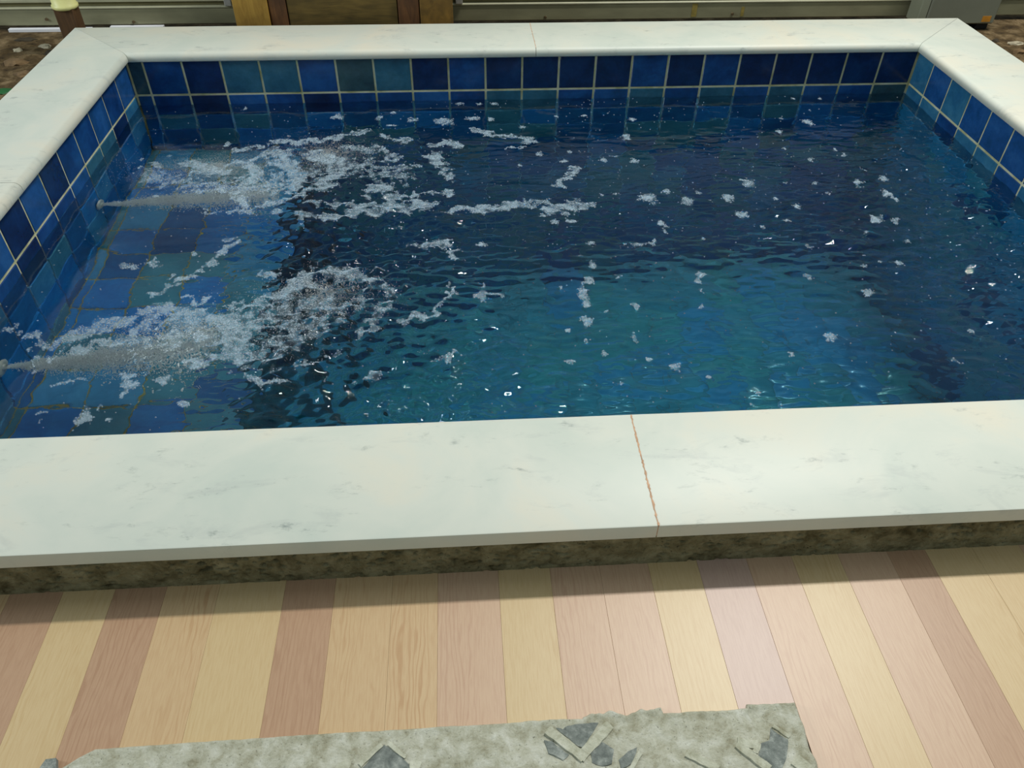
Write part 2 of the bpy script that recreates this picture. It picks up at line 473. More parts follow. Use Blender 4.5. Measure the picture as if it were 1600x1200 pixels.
# ragged pinkish mortar line in the near joint and the finer ones elsewhere
def ragged(x, y0, y1, n, wmin, wmax, z1):
    prev = None
    for k in range(n + 1):
        y = y0 + (y1 - y0) * k / n
        c = x + random.uniform(-0.0008, 0.0008); w = random.uniform(wmin, wmax)
        cur = [bm.verts.new((c - w, y, z1)), bm.verts.new((c + w, y, z1)), bm.verts.new((c + w, y, z1 - 0.03)), bm.verts.new((c - w, y, z1 - 0.03))]
        if prev:
            for i in range(4): bm.faces.new((prev[i], prev[(i + 1) % 4], cur[(i + 1) % 4], cur[i]))
        else: bm.faces.new(cur)
        prev = cur
    bm.faces.new(prev[::-1])
ragged(NX, YI - 0.002, YO + 0.0008, 60, 0.0007, 0.0024, ZC + 0.0006)
ragged(JX, fy + 0.012, fy + WFAR - 0.004, 40, 0.0005, 0.0014, ZC + 0.0005)
link('joint_mortar', bm_mesh(bm, 'joint_mortar'), JOINT, cop)

# ------------------------------------------------------------------ rough concrete curb under the coping
def rough_face(p0, p1, z0, z1, out, nx, nz, amp, seed, drip=0.004):
    """vertical rough wall between two xy points, with a top strip going back"""
    V = []
    rs = np.random.default_rng(seed)
    for jz in range(nz):
        for ix in range(nx):
            f = ix / (nx - 1); g = jz / (nz - 1)
            x = p0[0] + (p1[0] - p0[0]) * f; y = p0[1] + (p1[1] - p0[1]) * f; z = z0 + (z1 - z0) * g
            n = mnoise.fractal(Vector((x * 70, y * 70 + 3, z * 90)), 0.8, 2.1, 4) * (0.45 if g < 0.12 else 1.0)
            q = mnoise.noise(Vector((x * 75, y * 75, z * 150 + 7)))
            band = mnoise.noise(Vector((x * 5, y * 5, 11)))
            hole = -0.012 * max(0, q - 0.28) / 0.4 * (1.0 if band > -0.1 else 0.3)
            d = (amp * n + hole) * min(1, g * 7)
            V.append((x + out[0] * d, y + out[1] * d, z))
    V = np.array(V)
    return V, grid_faces(nx, nz)
curb = tag(empty('pool_curb'), 'rough grey concrete curb carrying the marble coping above the plank floor', None, None, 'structure')
V, F = rough_face((-0.30, YO + 0.006), (3.6, YO + 0.006), -0.004, ZM + 0.001, (0, -1), 1500, 40, 0.0022, 3)
me = np_mesh('curb_face', V, F, True); link('curb_face', me, CURB, curb)
for nm, b in (('curb_core', (-0.29, L + 0.29, YO + 0.022, YN - 0.121, -0.05, ZM)), ('curb_core', (-0.26, -0.121, YN - 0.12, 0.28, -0.05, ZM)),
              ('curb_core', (L + 0.121, L + 0.26, YN - 0.12, 0.28, -0.05, ZM)), ('curb_core', (-0.121, L + 0.121, 0.121, 0.28, -0.05, ZM))):
    link(nm, box_me(nm, *b), CURB, curb)

# ------------------------------------------------------------------ plank floor
floor = tag(empty('floor'), 'floor of long wood-look planks in alternating tan, yellow and pinkish brown', None, None, 'structure')
xs = [-6.2, -5.6, -5.0, -4.4, -3.8, -3.1, -2.5, -1.9, -1.3, -0.7, 0, 0.62, 1.24, 1.87, 2.5, 3.1, 3.72, 4.33, 4.94, 5.57, 6.36, 6.96, 7.65, 8.2, 8.94, 9.58, 10.2, 10.81, 11.43, 12.06, 12.64, 13.24,
      13.88, 14.38, 15.0, 15.62, 16.25, 16.85, 17.5, 18.1, 18.7, 19.3, 19.95, 20.6, 21.2, 21.8, 22.4, 23.0, 23.6, 24.2, 24.8]
codes = dict(zip([3.1, 3.72, 4.33, 4.94, 5.57, 6.36, 6.96, 7.65, 8.2, 8.94, 9.58, 10.2, 10.81, 11.43, 12.06, 12.64, 13.24, 13.88, 14.38, 15.0, 15.62, 16.25],
                 'bybtybttpyppympypbyypb'))
for a, b in zip(xs[:-1], xs[1:]):
    mt = PL[codes.get(a, random.choice('bytpy'))]
    x0, x1 = a * S + 0.00012, b * S - 0.00012
    short = 4.3 < a < 12.0
    y1 = YO + 0.02; y0 = -2.652 if short else -4.2
    if short: y0 = -2.70
    me = box_me('plank', x0, x1, y0, y1, -0.012, 0.0, 0.0003)
    o = link('plank', me, mt, floor)

# yard around (with the pool hole left open)
YZ = -0.012
bm = bmesh.new()
def quad(x0, x1, y0, y1, z): bm.faces.new([bm.verts.new(p) for p in ((x0, y0, z), (x1, y0, z), (x1, y1, z), (x0, y1, z))])
quad(-5, 9, 0.26, 7, YZ); quad(-5, -0.24, -6, 0.26, YZ); quad(L + 0.24, 9, -6, 0.26, YZ); quad(-0.24, L + 0.24, -6, YN - 0.121, YZ)
g = link('ground', bm_mesh(bm, 'ground'), YARD); tag(g, 'bare brown ground around the pool', None, None, 'structure')

# ------------------------------------------------------------------ old broken screed with bits of diamond tile
def screed():
    x0, x1, y0, y1 = 4.33 * S, 12.06 * S, -3.9, -2.650
    nx, ny = 520, 300
    xx = np.linspace(0, 1, nx); yy = np.concatenate([np.linspace(0, 0.6, 100), np.linspace(0.6, 1, 200) + 0.0001])
    V = np.zeros((ny, nx, 3))
    for jn in range(ny):
        for i in range(nx):
            f, gq = xx[i], yy[jn]
            x = x0 + (x1 - x0) * f
            e = mnoise.fractal(Vector((x * 24, 0.5, 0)), 1.0, 2.0, 3)
            edge = y1 + (0.003 if f > 0.62 else 0.0012) * e + (0.010 if 0.70 < f < 0.81 else 0.0) * (0.7 + e) + (0.006 if f > 0.93 else 0) - 0.035 * max(0, 0.05 - f) / 0.05 - 0.012 * max(0, 0.3 - f)
            y = y0 + (edge - y0) * gq
            h = 0.008 + 0.0020 * mnoise.fractal(Vector((x * 22, y * 22, 1.7)), 0.8, 2.1, 5) + 0.0014 * mnoise.noise(Vector((x * 7, y * 7, 4)))
            de = edge - y
            rim = 0.0022 * math.exp(-((de - 0.006) / 0.006) ** 2) * (1.0 if f > 0.62 else 0.35) * (0.6 + mnoise.noise(Vector((x * 50, y * 40, 2))))
            h += rim
            dx = min(x1 - x, x - x0) + 0.003 * mnoise.noise(Vector((1, y * 40, 9)))
            if de < 0.004: h *= de / 0.004
            if dx < 0.004: h *= max(0, dx) / 0.004
            V[jn, i] = (x - (0.003 * mnoise.noise(Vector((3, y * 30, 9))) if f > 0.99 else 0), y, h)
    me = np_mesh('old_screed', V.reshape(-1, 3), grid_faces(nx, ny), True)
    return me
scr = link('old_screed', screed(), SLABC)
tag(scr, 'rough strip of old grey screed with bits of diamond tile in front of planks', 'screed', None, 'structure')
DTILE = concrete_material('diamond_tile', lin(104, 110, 106), lin(134, 140, 134), lin(184, 188, 180), 60, False)
WSTRIP = concrete_material('white_bedding', lin(160, 158, 134), lin(192, 192, 172), lin(216, 216, 200), 40, False)
def gp(x, y):
    """image-measured spots converted beforehand to floor metres"""
    return x, y
def poly_piece(name, pts, z0, z1, mat, parent, label=None):
    bm = bmesh.new()
    jit = lambda p: (p[0], p[1])
    # subdivide and roughen the outline
    out = []
    for (a, b) in zip(pts, pts[1:] + pts[:1]):
        n = max(2, int(math.dist(a, b) / 0.008))
        for k in range(n):
            f = k / n; x = a[0] + (b[0] - a[0]) * f; y = a[1] + (b[1] - a[1]) * f
            out.append((x + random.uniform(-0.0008, 0.0008), y + random.uniform(-0.0008, 0.0008)))
    top = [bm.verts.new((x, y, z1 + random.uniform(-0.0004, 0.0004))) for x, y in out]
    bot = [bm.verts.new((x, y, z0)) for x, y in out]
    bm.faces.new(top); n = len(out)
    for i in range(n): bm.faces.new((top[i], bot[i], bot[(i + 1) % n], top[(i + 1) % n]))
    o = link(name, bm_mesh(bm, name), mat, parent)
    if label: o['label'] = label
    return o
SHARDS = [('d', [(1.416, -2.666), (1.449, -2.663), (1.484, -2.662), (1.473, -2.677), (1.454, -2.699), (1.447, -2.697)]), ('w', [(1.398, -2.674), (1.45, -2.72), (1.46, -2.71), (1.408, -2.663)]), ('w', [(1.497, -2.661), (1.443, -2.709), (1.453, -2.72), (1.507, -2.673)]), ('d', [(1.465, -2.709), (1.486, -2.692), (1.502, -2.705), (1.496, -2.725), (1.48, -2.729), (1.466, -2.723)]), ('d', [(1.396, -2.684), (1.408, -2.687), (1.432, -2.709), (1.423, -2.716), (1.402, -2.704)]), ('d', [(1.15, -2.676), (1.181, -2.7), (1.199, -2.722), (1.112, -2.716), (1.13, -2.697)]), ('w', [(1.143, -2.674), (1.112, -2.703), (1.117, -2.708), (1.148, -2.679)]), ('w', [(1.155, -2.678), (1.181, -2.7), (1.185, -2.696), (1.159, -2.673)]), ('d', [(1.754, -2.687), (1.761, -2.696), (1.776, -2.707), (1.763, -2.735), (1.745, -2.755), (1.728, -2.747), (1.719, -2.732), (1.732, -2.709), (1.746, -2.705)]), ('w', [(1.756, -2.686), (1.777, -2.705), (1.781, -2.701), (1.76, -2.682)]), ('w', [(1.689, -2.712), (1.727, -2.752), (1.737, -2.744), (1.699, -2.703)]), ('w', [(1.692, -2.712), (1.723, -2.718), (1.728, -2.705), (1.698, -2.699)]), ('w', [(1.722, -2.725), (1.731, -2.712), (1.723, -2.708), (1.714, -2.721)]), ('w', [(1.768, -2.742), (1.783, -2.761), (1.8, -2.75), (1.784, -2.73)]), ('d', [(1.523, -2.709), (1.539, -2.704), (1.528, -2.726), (1.509, -2.734), (1.507, -2.72)]), ('w', [(1.539, -2.71), (1.52, -2.734), (1.526, -2.738), (1.545, -2.714)]), ('w', [(1.609, -2.721), (1.65, -2.748), (1.659, -2.739), (1.617, -2.712)]), ('w', [(1.189, -2.706), (1.198, -2.701), (1.208, -2.707), (1.204, -2.716), (1.191, -2.717)]), ('w', [(1.079, -2.707), (1.091, -2.696), (1.102, -2.701), (1.098, -2.716), (1.082, -2.716)]), ('d', [(0.64, -2.667), (0.655, -2.667), (0.664, -2.687), (0.634, -2.688)])]
for nm, pts in SHARDS:
    if nm == 'd': poly_piece('tile_shard', pts, 0.0, 0.0092, DTILE, scr, 'dark speckled grey tile remnant')
    else: poly_piece('bedding_ridge', pts, 0.0, 0.0108, WSTRIP, scr, 'pale ridge of bedding mortar')

# ------------------------------------------------------------------ water
cell = 0.005
WX0, WX1, WY0, WY1 = -0.002, L + 0.002, YN - 0.002, 0.002
nx = int((WX1 - WX0) / cell) + 1; ny = int((WY1 - WY0) / cell) + 1
gx = np.linspace(WX0, WX1, nx); gy = np.linspace(WY0, WY1, ny)
GX, GY = np.meshgrid(gx, gy)
def blob(cx, cy, rx, ry): return np.exp(-(((GX - cx) / rx) ** 2 + ((GY - cy) / ry) ** 2))
turb = 0.12 + 1.0 * blob(0.95, -1.05, 0.38, 0.40) + 0.9 * blob(0.95, -1.75, 0.40, 0.35) + 0.5 * blob(0.95, -0.45, 0.35, 0.2) \
    + 0.62 * blob(2.98, -1.2, 0.35, 0.9) + 0.30 * blob(1.8, -1.0, 0.7, 0.2) + 0.30 * blob(2.5, -1.15, 0.25, 0.25) + 0.10 * blob(1.6, -1.75, 0.8, 0.4)
bench_w = 1 / (1 + np.exp((GX - 0.62) / 0.04))
turb = turb * (1 - 0.72 * bench_w) * (0.12 + 0.88 * np.clip(-(GY + 0.10) / 0.35, 0, 1)) * (0.25 + 0.75 * np.clip((GX - 0.05) / 0.3, 0, 1))
churn = 1.3 * blob(0.85, -0.95, 0.30, 0.28) + 1.0 * blob(1.0, -1.80, 0.35, 0.28) + 0.7 * blob(0.95, -1.45, 0.3, 0.25)
churn *= 1 - bench_w
H = 0.0032 * turb * smooth_noise(nx, ny, cell, 0.085, 0.035, 1) + 0.0020 * (turb + churn) * smooth_noise(nx, ny, cell, 0.045, 0.018, 2) \
    + 0.0005 * turb * smooth_noise(nx, ny, cell, 0.02, 0.014, 3) + 0.0012 * smooth_noise(nx, ny, cell, 0.20, 0.16, 4) + 0.0007 * (0.25 + np.clip(turb, 0, 1)) * smooth_noise(nx, ny, cell, 0.075, 0.065, 6)
def water_z(x, y):
    i = np.clip((x - WX0) / (WX1 - WX0) * (nx - 1), 0, nx - 1.001); k = np.clip((y - WY0) / (WY1 - WY0) * (ny - 1), 0, ny - 1.001)
    i0 = i.astype(int); k0 = k.astype(int); fi = i - i0; fk = k - k0
    return ZW + (H[k0, i0] * (1 - fi) + H[k0, i0 + 1] * fi) * (1 - fk) + (H[k0 + 1, i0] * (1 - fi) + H[k0 + 1, i0 + 1] * fi) * fk
topv = np.stack([GX.ravel(), GY.ravel(), (ZW + H).ravel()], 1)
top_f = grid_faces(nx, ny)
# skirt and bottom to close the body of water
ring = np.concatenate([np.arange(nx), np.arange(1, ny) * nx + nx - 1, (ny - 1) * nx + np.arange(nx - 2, -1, -1), np.arange(ny - 2, 0, -1) * nx])
nb = len(topv); botv = topv[ring].copy(); botv[:, 2] = ZF - 0.003
R_ = len(ring)
side = np.array([(ring[(i + 1) % R_], ring[i], nb + i, nb + (i + 1) % R_) for i in range(R_)])
me = np_mesh('pool_water', np.concatenate([topv, botv]), np.concatenate([top_f, side]), True)
bm = bmesh.new(); bm.from_mesh(me); bm.verts.ensure_lookup_table()
bm.faces.new([bm.verts[nb + i] for i in range(R_)]).smooth = False
bm.normal_update(); bm.to_mesh(me); bm.free()
wat = link('pool_water', me, WATER)
tag(wat, 'churning clear blue water filling the tiled pool', 'water', None, 'stuff')

# ------------------------------------------------------------------ foam
FOAM_STROKES = [(0.95, [(0.212, -0.552, 0.0287)]), (0.95, [(0.305, -0.527, 0.0254), (0.331, -0.523, 0.0292), (0.389, -0.57, 0.0428), (0.446, -0.587, 0.0354)]), (0.95, [(0.367, -0.603, 0.0246), (0.419, -0.595, 0.0247), (0.45, -0.553, 0.0216), (0.475, -0.52, 0.0183)]), (0.95, [(0.494, -0.511, 0.0257), (0.559, -0.568, 0.0287), (0.58, -0.622, 0.0245), (0.548, -0.713, 0.0267), (0.541, -0.779, 0.0291), (0.575, -0.836, 0.022)]), (0.95, [(0.536, -0.493, 0.0186), (0.592, -0.454, 0.0341), (0.644, -0.441, 0.0381), (0.641, -0.517, 0.0368), (0.697, -0.598, 0.0319), (0.717, -0.679, 0.0341), (0.714, -0.72, 0.0267)]), (0.95, [(0.626, -0.838, 0.0126), (0.711, -0.791, 0.0194), (0.81, -0.725, 0.0267)]), (0.95, [(0.477, -0.423, 0.0191), (0.545, -0.394, 0.0155)]), (0.95, [(0.578, -0.38, 0.0157), (0.634, -0.344, 0.0239), (0.719, -0.391, 0.0156)]), (0.95, [(0.714, -0.348, 0.0199), (0.813, -0.335, 0.0241), (0.872, -0.316, 0.0162), (0.935, -0.279, 0.0124)]), (0.95, [(0.771, -0.483, 0.045), (0.859, -0.532, 0.0404), (0.843, -0.638, 0.0419), (0.81, -0.725, 0.0401), (0.77, -0.75, 0.0198)]), (0.7, [(0.873, -0.43, 0.0192), (0.941, -0.428, 0.027), (0.999, -0.435, 0.0231), (1.062, -0.526, 0.0222)]), (0.95, [(1.0, -0.332, 0.0202), (1.106, -0.381, 0.0119)]), (0.95, [(1.205, -0.402, 0.0235), (1.263, -0.409, 0.0313), (1.311, -0.417, 0.0117)]), (0.95, [(1.192, -0.48, 0.0303), (1.221, -0.563, 0.0328)]), (0.8, [(1.237, -0.623, 0.0283), (1.264, -0.681, 0.0138)]), (0.95, [(1.344, -0.285, 0.0124), (1.429, -0.334, 0.0122), (1.496, -0.359, 0.0161), (1.559, -0.379, 0.0239)]), (0.95, [(1.467, -0.45, 0.0077), (1.544, -0.443, 0.0078)]), (0.95, [(1.008, -0.729, 0.0435), (1.03, -0.739, 0.0367)]), (0.95, [(0.966, -0.785, 0.0163), (1.019, -0.774, 0.0197)]), (0.95, [(1.046, -0.798, 0.013), (1.119, -0.788, 0.0163), (1.25, -0.776, 0.0165)]), (0.95, [(0.776, -0.828, 0.019), (0.822, -0.83, 0.0254), (0.923, -0.843, 0.0221)]), (0.95, [(0.957, -0.866, 0.0188), (1.058, -0.85, 0.0316), (1.143, -0.854, 0.0316), (1.194, -0.852, 0.019)]), (0.95, [(0.929, -0.902, 0.0215), (1.039, -0.895, 0.0185), (1.156, -0.888, 0.0217)]), (0.95, [(0.785, -0.903, 0.0122), (0.874, -0.916, 0.0182), (0.929, -0.902, 0.0153)]), (0.95, [(1.25, -0.905, 0.0154), (1.296, -0.886, 0.0249), (1.343, -0.884, 0.0219)]), (0.95, [(1.344, -0.918, 0.0154), (1.398, -0.891, 0.0281), (1.524, -0.867, 0.0285), (1.58, -0.844, 0.0192)]), (0.95, [(1.554, -0.915, 0.0124), (1.611, -0.901, 0.0312), (1.678, -0.887, 0.0346), (1.726, -0.881, 0.0221)]), (0.95, [(0.692, -0.887, 0.0246)]), (0.66, [(0.463, -0.868, 0.0185), (0.535, -0.867, 0.0217), (0.613, -0.875, 0.0185)]), (0.95, [(1.624, -0.762, 0.0167), (1.669, -0.68, 0.0174), (1.719, -0.615, 0.018)]), (0.95, [(1.131, -1.091, 0.0084), (1.187, -1.115, 0.0221), (1.229, -1.095, 0.0167), (1.259, -1.093, 0.0112)]), (0.95, [(1.261, -1.137, 0.0137), (1.274, -1.184, 0.0106)]), (0.7, [(1.068, -0.615, 0.0354), (1.136, -0.589, 0.0216)]), (0.62, [(0.219, -0.61, 0.0628), (0.369, -0.686, 0.054), (0.478, -0.691, 0.0742), (0.65, -0.676, 0.075), (0.752, -0.61, 0.0706)]), (0.55, [(0.929, -0.57, 0.0866), (1.07, -0.649, 0.0697)]), (0.95, [(0.138, -1.514, 0.0171), (0.173, -1.521, 0.0213), (0.218, -1.531, 0.019), (0.237, -1.513, 0.0171)]), (0.95, [(0.238, -1.519, 0.0256), (0.271, -1.493, 0.0347), (0.312, -1.462, 0.0354), (0.369, -1.457, 0.0267)]), (0.9, [(0.28, -1.569, 0.0166), (0.335, -1.537, 0.0254), (0.39, -1.527, 0.0256), (0.427, -1.479, 0.022)]), (0.95, [(0.392, -1.415, 0.0183), (0.447, -1.394, 0.0324), (0.495, -1.411, 0.0275), (0.588, -1.439, 0.0271), (0.649, -1.485, 0.0396), (0.689, -1.542, 0.0383), (0.687, -1.59, 0.0289), (0.635, -1.618, 0.0243), (0.584, -1.641, 0.012)]), (0.95, [(0.588, -1.537, 0.032)]), (0.95, [(0.41, -1.322, 0.012), (0.446, -1.29, 0.0123), (0.489, -1.257, 0.015), (0.525, -1.195, 0.0156), (0.558, -1.128, 0.0135), (0.586, -1.057, 0.0224)]), (0.95, [(0.496, -1.345, 0.0143), (0.557, -1.364, 0.0165)]), (0.95, [(0.64, -1.398, 0.0116), (0.687, -1.394, 0.014), (0.724, -1.372, 0.0212), (0.763, -1.346, 0.0264), (0.807, -1.298, 0.0321), (0.845, -1.261, 0.0353), (0.884, -1.247, 0.0357), (0.959, -1.244, 0.0256), (1.029, -1.28, 0.015), (1.074, -1.328, 0.0122)]), (0.68, [(1.074, -1.328, 0.0171), (1.08, -1.375, 0.019), (1.065, -1.429, 0.0184), (1.038, -1.491, 0.0177)]), (0.95, [(0.995, -1.555, 0.0085), (1.014, -1.537, 0.0129), (1.056, -1.5, 0.011)]), (0.95, [(1.012, -1.246, 0.0051), (1.085, -1.233, 0.0052)]), (0.95, [(1.127, -1.493, 0.0178), (1.151, -1.483, 0.0179), (1.175, -1.469, 0.0113), (1.224, -1.431, 0.0092), (1.241, -1.38, 0.0071), (1.25, -1.336, 0.0122)]), (0.95, [(1.345, -1.325, 0.0099), (1.354, -1.373, 0.024), (1.399, -1.388, 0.0071)]), (0.64, [(0.646, -1.513, 0.065), (0.722, -1.46, 0.0784), (0.805, -1.436, 0.0683), (0.886, -1.38, 0.0472)]), (0.6, [(0.751, -1.624, 0.0608), (0.821, -1.549, 0.0638), (0.897, -1.469, 0.0671), (0.995, -1.386, 0.033)]), (0.58, [(0.44, -1.556, 0.0419), (0.534, -1.534, 0.0511), (0.612, -1.511, 0.0433)]), (0.62, [(0.443, -1.446, 0.0448), (0.554, -1.48, 0.0441)]), (0.95, [(0.751, -1.699, 0.0155), (0.798, -1.716, 0.0134), (0.836, -1.725, 0.0095)]), (0.85, [(0.651, -1.535, 0.0342), (0.705, -1.601, 0.0329)]), (0.8, [(0.857, -1.658, 0.008), (0.916, -1.633, 0.0081), (0.967, -1.607, 0.0124)]), (0.7, [(1.009, -1.722, 0.0096), (1.037, -1.714, 0.0135), (1.072, -1.711, 0.0097)]), (0.9, [(1.222, -1.657, 0.0101), (1.247, -1.65, 0.0101), (1.269, -1.636, 0.0102)]), (0.95, [(0.269, -1.697, 0.0114), (0.32, -1.678, 0.0174)]), (0.9, [(0.445, -1.687, 0.0154), (0.454, -1.735, 0.0112)]), (0.8, [(0.539, -1.704, 0.0249)]), (0.95, [(0.374, -1.816, 0.0212)]), (0.95, [(0.412, -1.796, 0.0108)]), (0.95, [(0.445, -1.83, 0.0123)]), (0.95, [(0.599, -1.788, 0.0145)]), (0.95, [(0.271, -1.797, 0.0107)]), (0.95, [(0.285, -1.843, 0.0069)]), (0.95, [(0.079, -1.47, 0.0219)]), (0.95, [(0.118, -1.496, 0.0108)]), (0.95, [(0.226, -1.589, 0.0163)]), (0.9, [(0.199, -1.633, 0.0079)]), (0.9, [(0.273, -1.163, 0.0158), (0.323, -1.172, 0.0131)]), (0.85, [(0.367, -1.16, 0.0132), (0.403, -1.169, 0.0105)]), (0.9, [(0.474, -1.138, 0.0134)]), (0.95, [(0.443, -1.238, 0.0101)]), (0.95, [(0.227, -0.905, 0.009)]), (0.9, [(0.158, -1.631, 0.004)]), (0.95, [(0.703, -1.224, 0.0128), (0.744, -1.25, 0.0127)])]
SPOTS = [(1.925, -0.851, 0.0349, 0.0346), (2.002, -0.802, 0.0155, 0.0234), (2.058, -0.871, 0.0196, 0.0257), (1.945, -1.019, 0.0146, 0.0206), (1.945, -1.062, 0.0103, 0.0144), (1.854, -1.137, 0.01, 0.0137), (1.887, -1.131, 0.0101, 0.0138), (1.897, -1.113, 0.0081, 0.0111), (2.11, -0.811, 0.0133, 0.02), (2.202, -0.86, 0.0198, 0.0292), (2.304, -0.756, 0.0249, 0.0379), (2.219, -0.971, 0.0192, 0.0274), (2.44, -0.762, 0.0091, 0.0138), (2.54, -0.772, 0.0091, 0.0137), (2.562, -0.85, 0.0111, 0.0164), (2.692, -0.779, 0.0159, 0.024), (2.795, -0.75, 0.0161, 0.0244), (2.764, -0.855, 0.0201, 0.0296), (2.776, -0.9, 0.0088, 0.0128), (2.656, -1.02, 0.0191, 0.0269), (2.712, -1.031, 0.017, 0.0238), (2.419, -0.926, 0.013, 0.0188), (2.359, -1.014, 0.0148, 0.0159), (2.367, -0.868, 0.0088, 0.013), (2.267, -1.054, 0.0083, 0.0116), (2.056, -1.109, 0.0081, 0.0112), (2.372, -1.173, 0.0101, 0.0136), (2.69, -1.162, 0.0143, 0.0147), (2.587, -1.108, 0.0103, 0.0142), (2.616, -1.278, 0.0118, 0.0153), (2.562, -1.272, 0.0079, 0.0102), (2.508, -1.283, 0.0117, 0.0102), (1.997, -1.309, 0.0172, 0.0231), (1.98, -1.344, 0.0094, 0.0121), (1.978, -1.386, 0.0112, 0.0141), (1.961, -1.468, 0.0109, 0.0133), (2.314, -1.338, 0.0191, 0.013), (2.465, -1.426, 0.0187, 0.0185), (2.279, -1.619, 0.0209, 0.0161), (2.148, -1.682, 0.0102, 0.0115), (1.83, -1.716, 0.0165, 0.0186), (1.907, -1.763, 0.0114, 0.0126), (2.015, -1.826, 0.008, 0.0086), (1.987, -1.865, 0.0047, 0.005), (2.57, -1.733, 0.0135, 0.015), (2.674, -1.612, 0.0106, 0.0123), (1.771, -1.68, 0.0084, 0.0095), (2.462, -1.607, 0.007, 0.0082), (2.686, -0.271, 0.0207, 0.0296), (2.592, -0.237, 0.013, 0.015), (2.54, -0.359, 0.0126, 0.017), (2.519, -0.507, 0.0097, 0.0158), (2.587, -0.593, 0.0119, 0.0151), (2.706, -0.515, 0.0073, 0.0118), (2.722, -0.558, 0.0096, 0.0154), (2.751, -0.686, 0.007, 0.0108), (2.698, -0.769, 0.016, 0.0241), (2.819, -0.048, 0.0109, 0.0132), (2.737, -0.162, 0.008, 0.014), (2.707, -0.044, 0.0109, 0.0132), (1.636, -1.381, 0.0148, 0.0436), (1.64, -1.434, 0.0127, 0.0271), (1.686, -1.242, 0.0155, 0.0171), (1.662, -1.315, 0.017, 0.0228), (1.629, -1.513, 0.0177, 0.0314), (1.752, -1.3, 0.0114, 0.0148), (1.689, -1.121, 0.014, 0.0147), (1.836, -1.132, 0.0301, 0.0147), (1.658, -1.185, 0.0059, 0.0079), (2.055, -1.113, 0.0081, 0.0112), (1.75, -1.584, 0.0121, 0.0245), (1.652, -1.659, 0.0134, 0.0129), (1.562, -1.677, 0.0133, 0.0127), (1.769, -1.683, 0.0084, 0.0095), (1.831, -1.719, 0.0149, 0.0167), (1.775, -1.456, 0.0108, 0.0119), (1.572, -1.55, 0.0087, 0.0104), (1.618, -1.596, 0.0086, 0.0101), (1.679, -1.779, 0.008, 0.0088), (1.69, -1.469, 0.0072, 0.0088), (1.574, -1.353, 0.0074, 0.0095), (1.295, -0.046, 0.0158, 0.0161), (1.442, -0.045, 0.0211, 0.0161), (1.384, -0.049, 0.0105, 0.0161), (0.814, -0.145, 0.0305, 0.0304), (0.977, -0.163, 0.0178, 0.0242), (1.11, -0.187, 0.0253, 0.024), (1.234, -0.204, 0.0405, 0.0357), (1.03, -0.111, 0.0154, 0.0124), (1.349, -0.185, 0.0306, 0.0181), (1.43, -0.194, 0.0178, 0.015), (1.592, -0.498, 0.0143, 0.0182), (1.673, -0.563, 0.0187, 0.0151), (1.706, -0.487, 0.012, 0.0157), (1.542, -0.27, 0.0151, 0.0145), (1.685, -0.187, 0.0077, 0.0136), (1.797, -0.179, 0.0103, 0.0152), (1.936, -0.372, 0.0173, 0.0278), (1.823, -0.56, 0.0212, 0.0202), (1.868, -0.531, 0.019, 0.0103), (1.934, -0.575, 0.0165, 0.0201), (1.509, -0.591, 0.0093, 0.0099), (1.647, -0.981, 0.0167, 0.02), (1.596, -0.99, 0.0125, 0.0198), (1.564, -0.944, 0.0126, 0.0163), (1.693, -1.122, 0.016, 0.0147), (1.348, -1.112, 0.0199, 0.011), (1.821, -0.816, 0.011, 0.0088), (1.992, -0.212, 0.0154, 0.018), (1.774, -0.818, 0.0088, 0.0088), (1.026, -0.231, 0.0225, 0.0147), (0.887, -0.288, 0.0074, 0.0128), (0.197, -0.527, 0.0114, 0.0187), (0.23, -0.464, 0.0093, 0.0154), (0.299, -0.665, 0.011, 0.0174), (0.216, -0.638, 0.011, 0.0176), (0.258, -0.69, 0.0196, 0.0183), (0.339, -0.699, 0.0131, 0.0182), (0.401, -0.733, 0.0195, 0.0269), (0.463, -0.722, 0.0152, 0.0225), (0.267, -0.757, 0.0107, 0.0132), (0.157, -0.545, 0.009, 0.0148), (0.145, -0.485, 0.0092, 0.0102), (0.423, -0.373, 0.0119, 0.0216), (0.434, -0.049, 0.0103, 0.019), (0.663, -0.616, 0.0135, 0.0216), (0.775, -0.919, 0.0104, 0.0152), (0.761, -0.89, 0.0167, 0.0248), (0.8, -0.904, 0.0125, 0.0184), (0.843, -0.914, 0.0166, 0.0204), (0.193, -1.595, 0.0098, 0.0117), (0.238, -1.559, 0.0133, 0.016), (0.156, -1.562, 0.0083, 0.0099)]
fc = 0.004
fnx = int(L / fc) + 1; fny = int(-YN / fc) + 1
fx = np.linspace(0.0, L, fnx); fyv = np.linspace(YN, 0.0, fny)
FX, FY = np.meshgrid(fx, fyv)
warp1 = smooth_noise(fnx, fny, fc, 0.05, 0.05, 21); warp2 = smooth_noise(fnx, fny, fc, 0.05, 0.05, 22)
warp3 = smooth_noise(fnx, fny, fc, 0.018, 0.018, 23); warp4 = smooth_noise(fnx, fny, fc, 0.018, 0.018, 24)
PX = FX + 0.007 * warp1 + 0.004 * warp3; PY = FY + 0.009 * warp2 + 0.004 * warp4
D = np.zeros_like(FX)
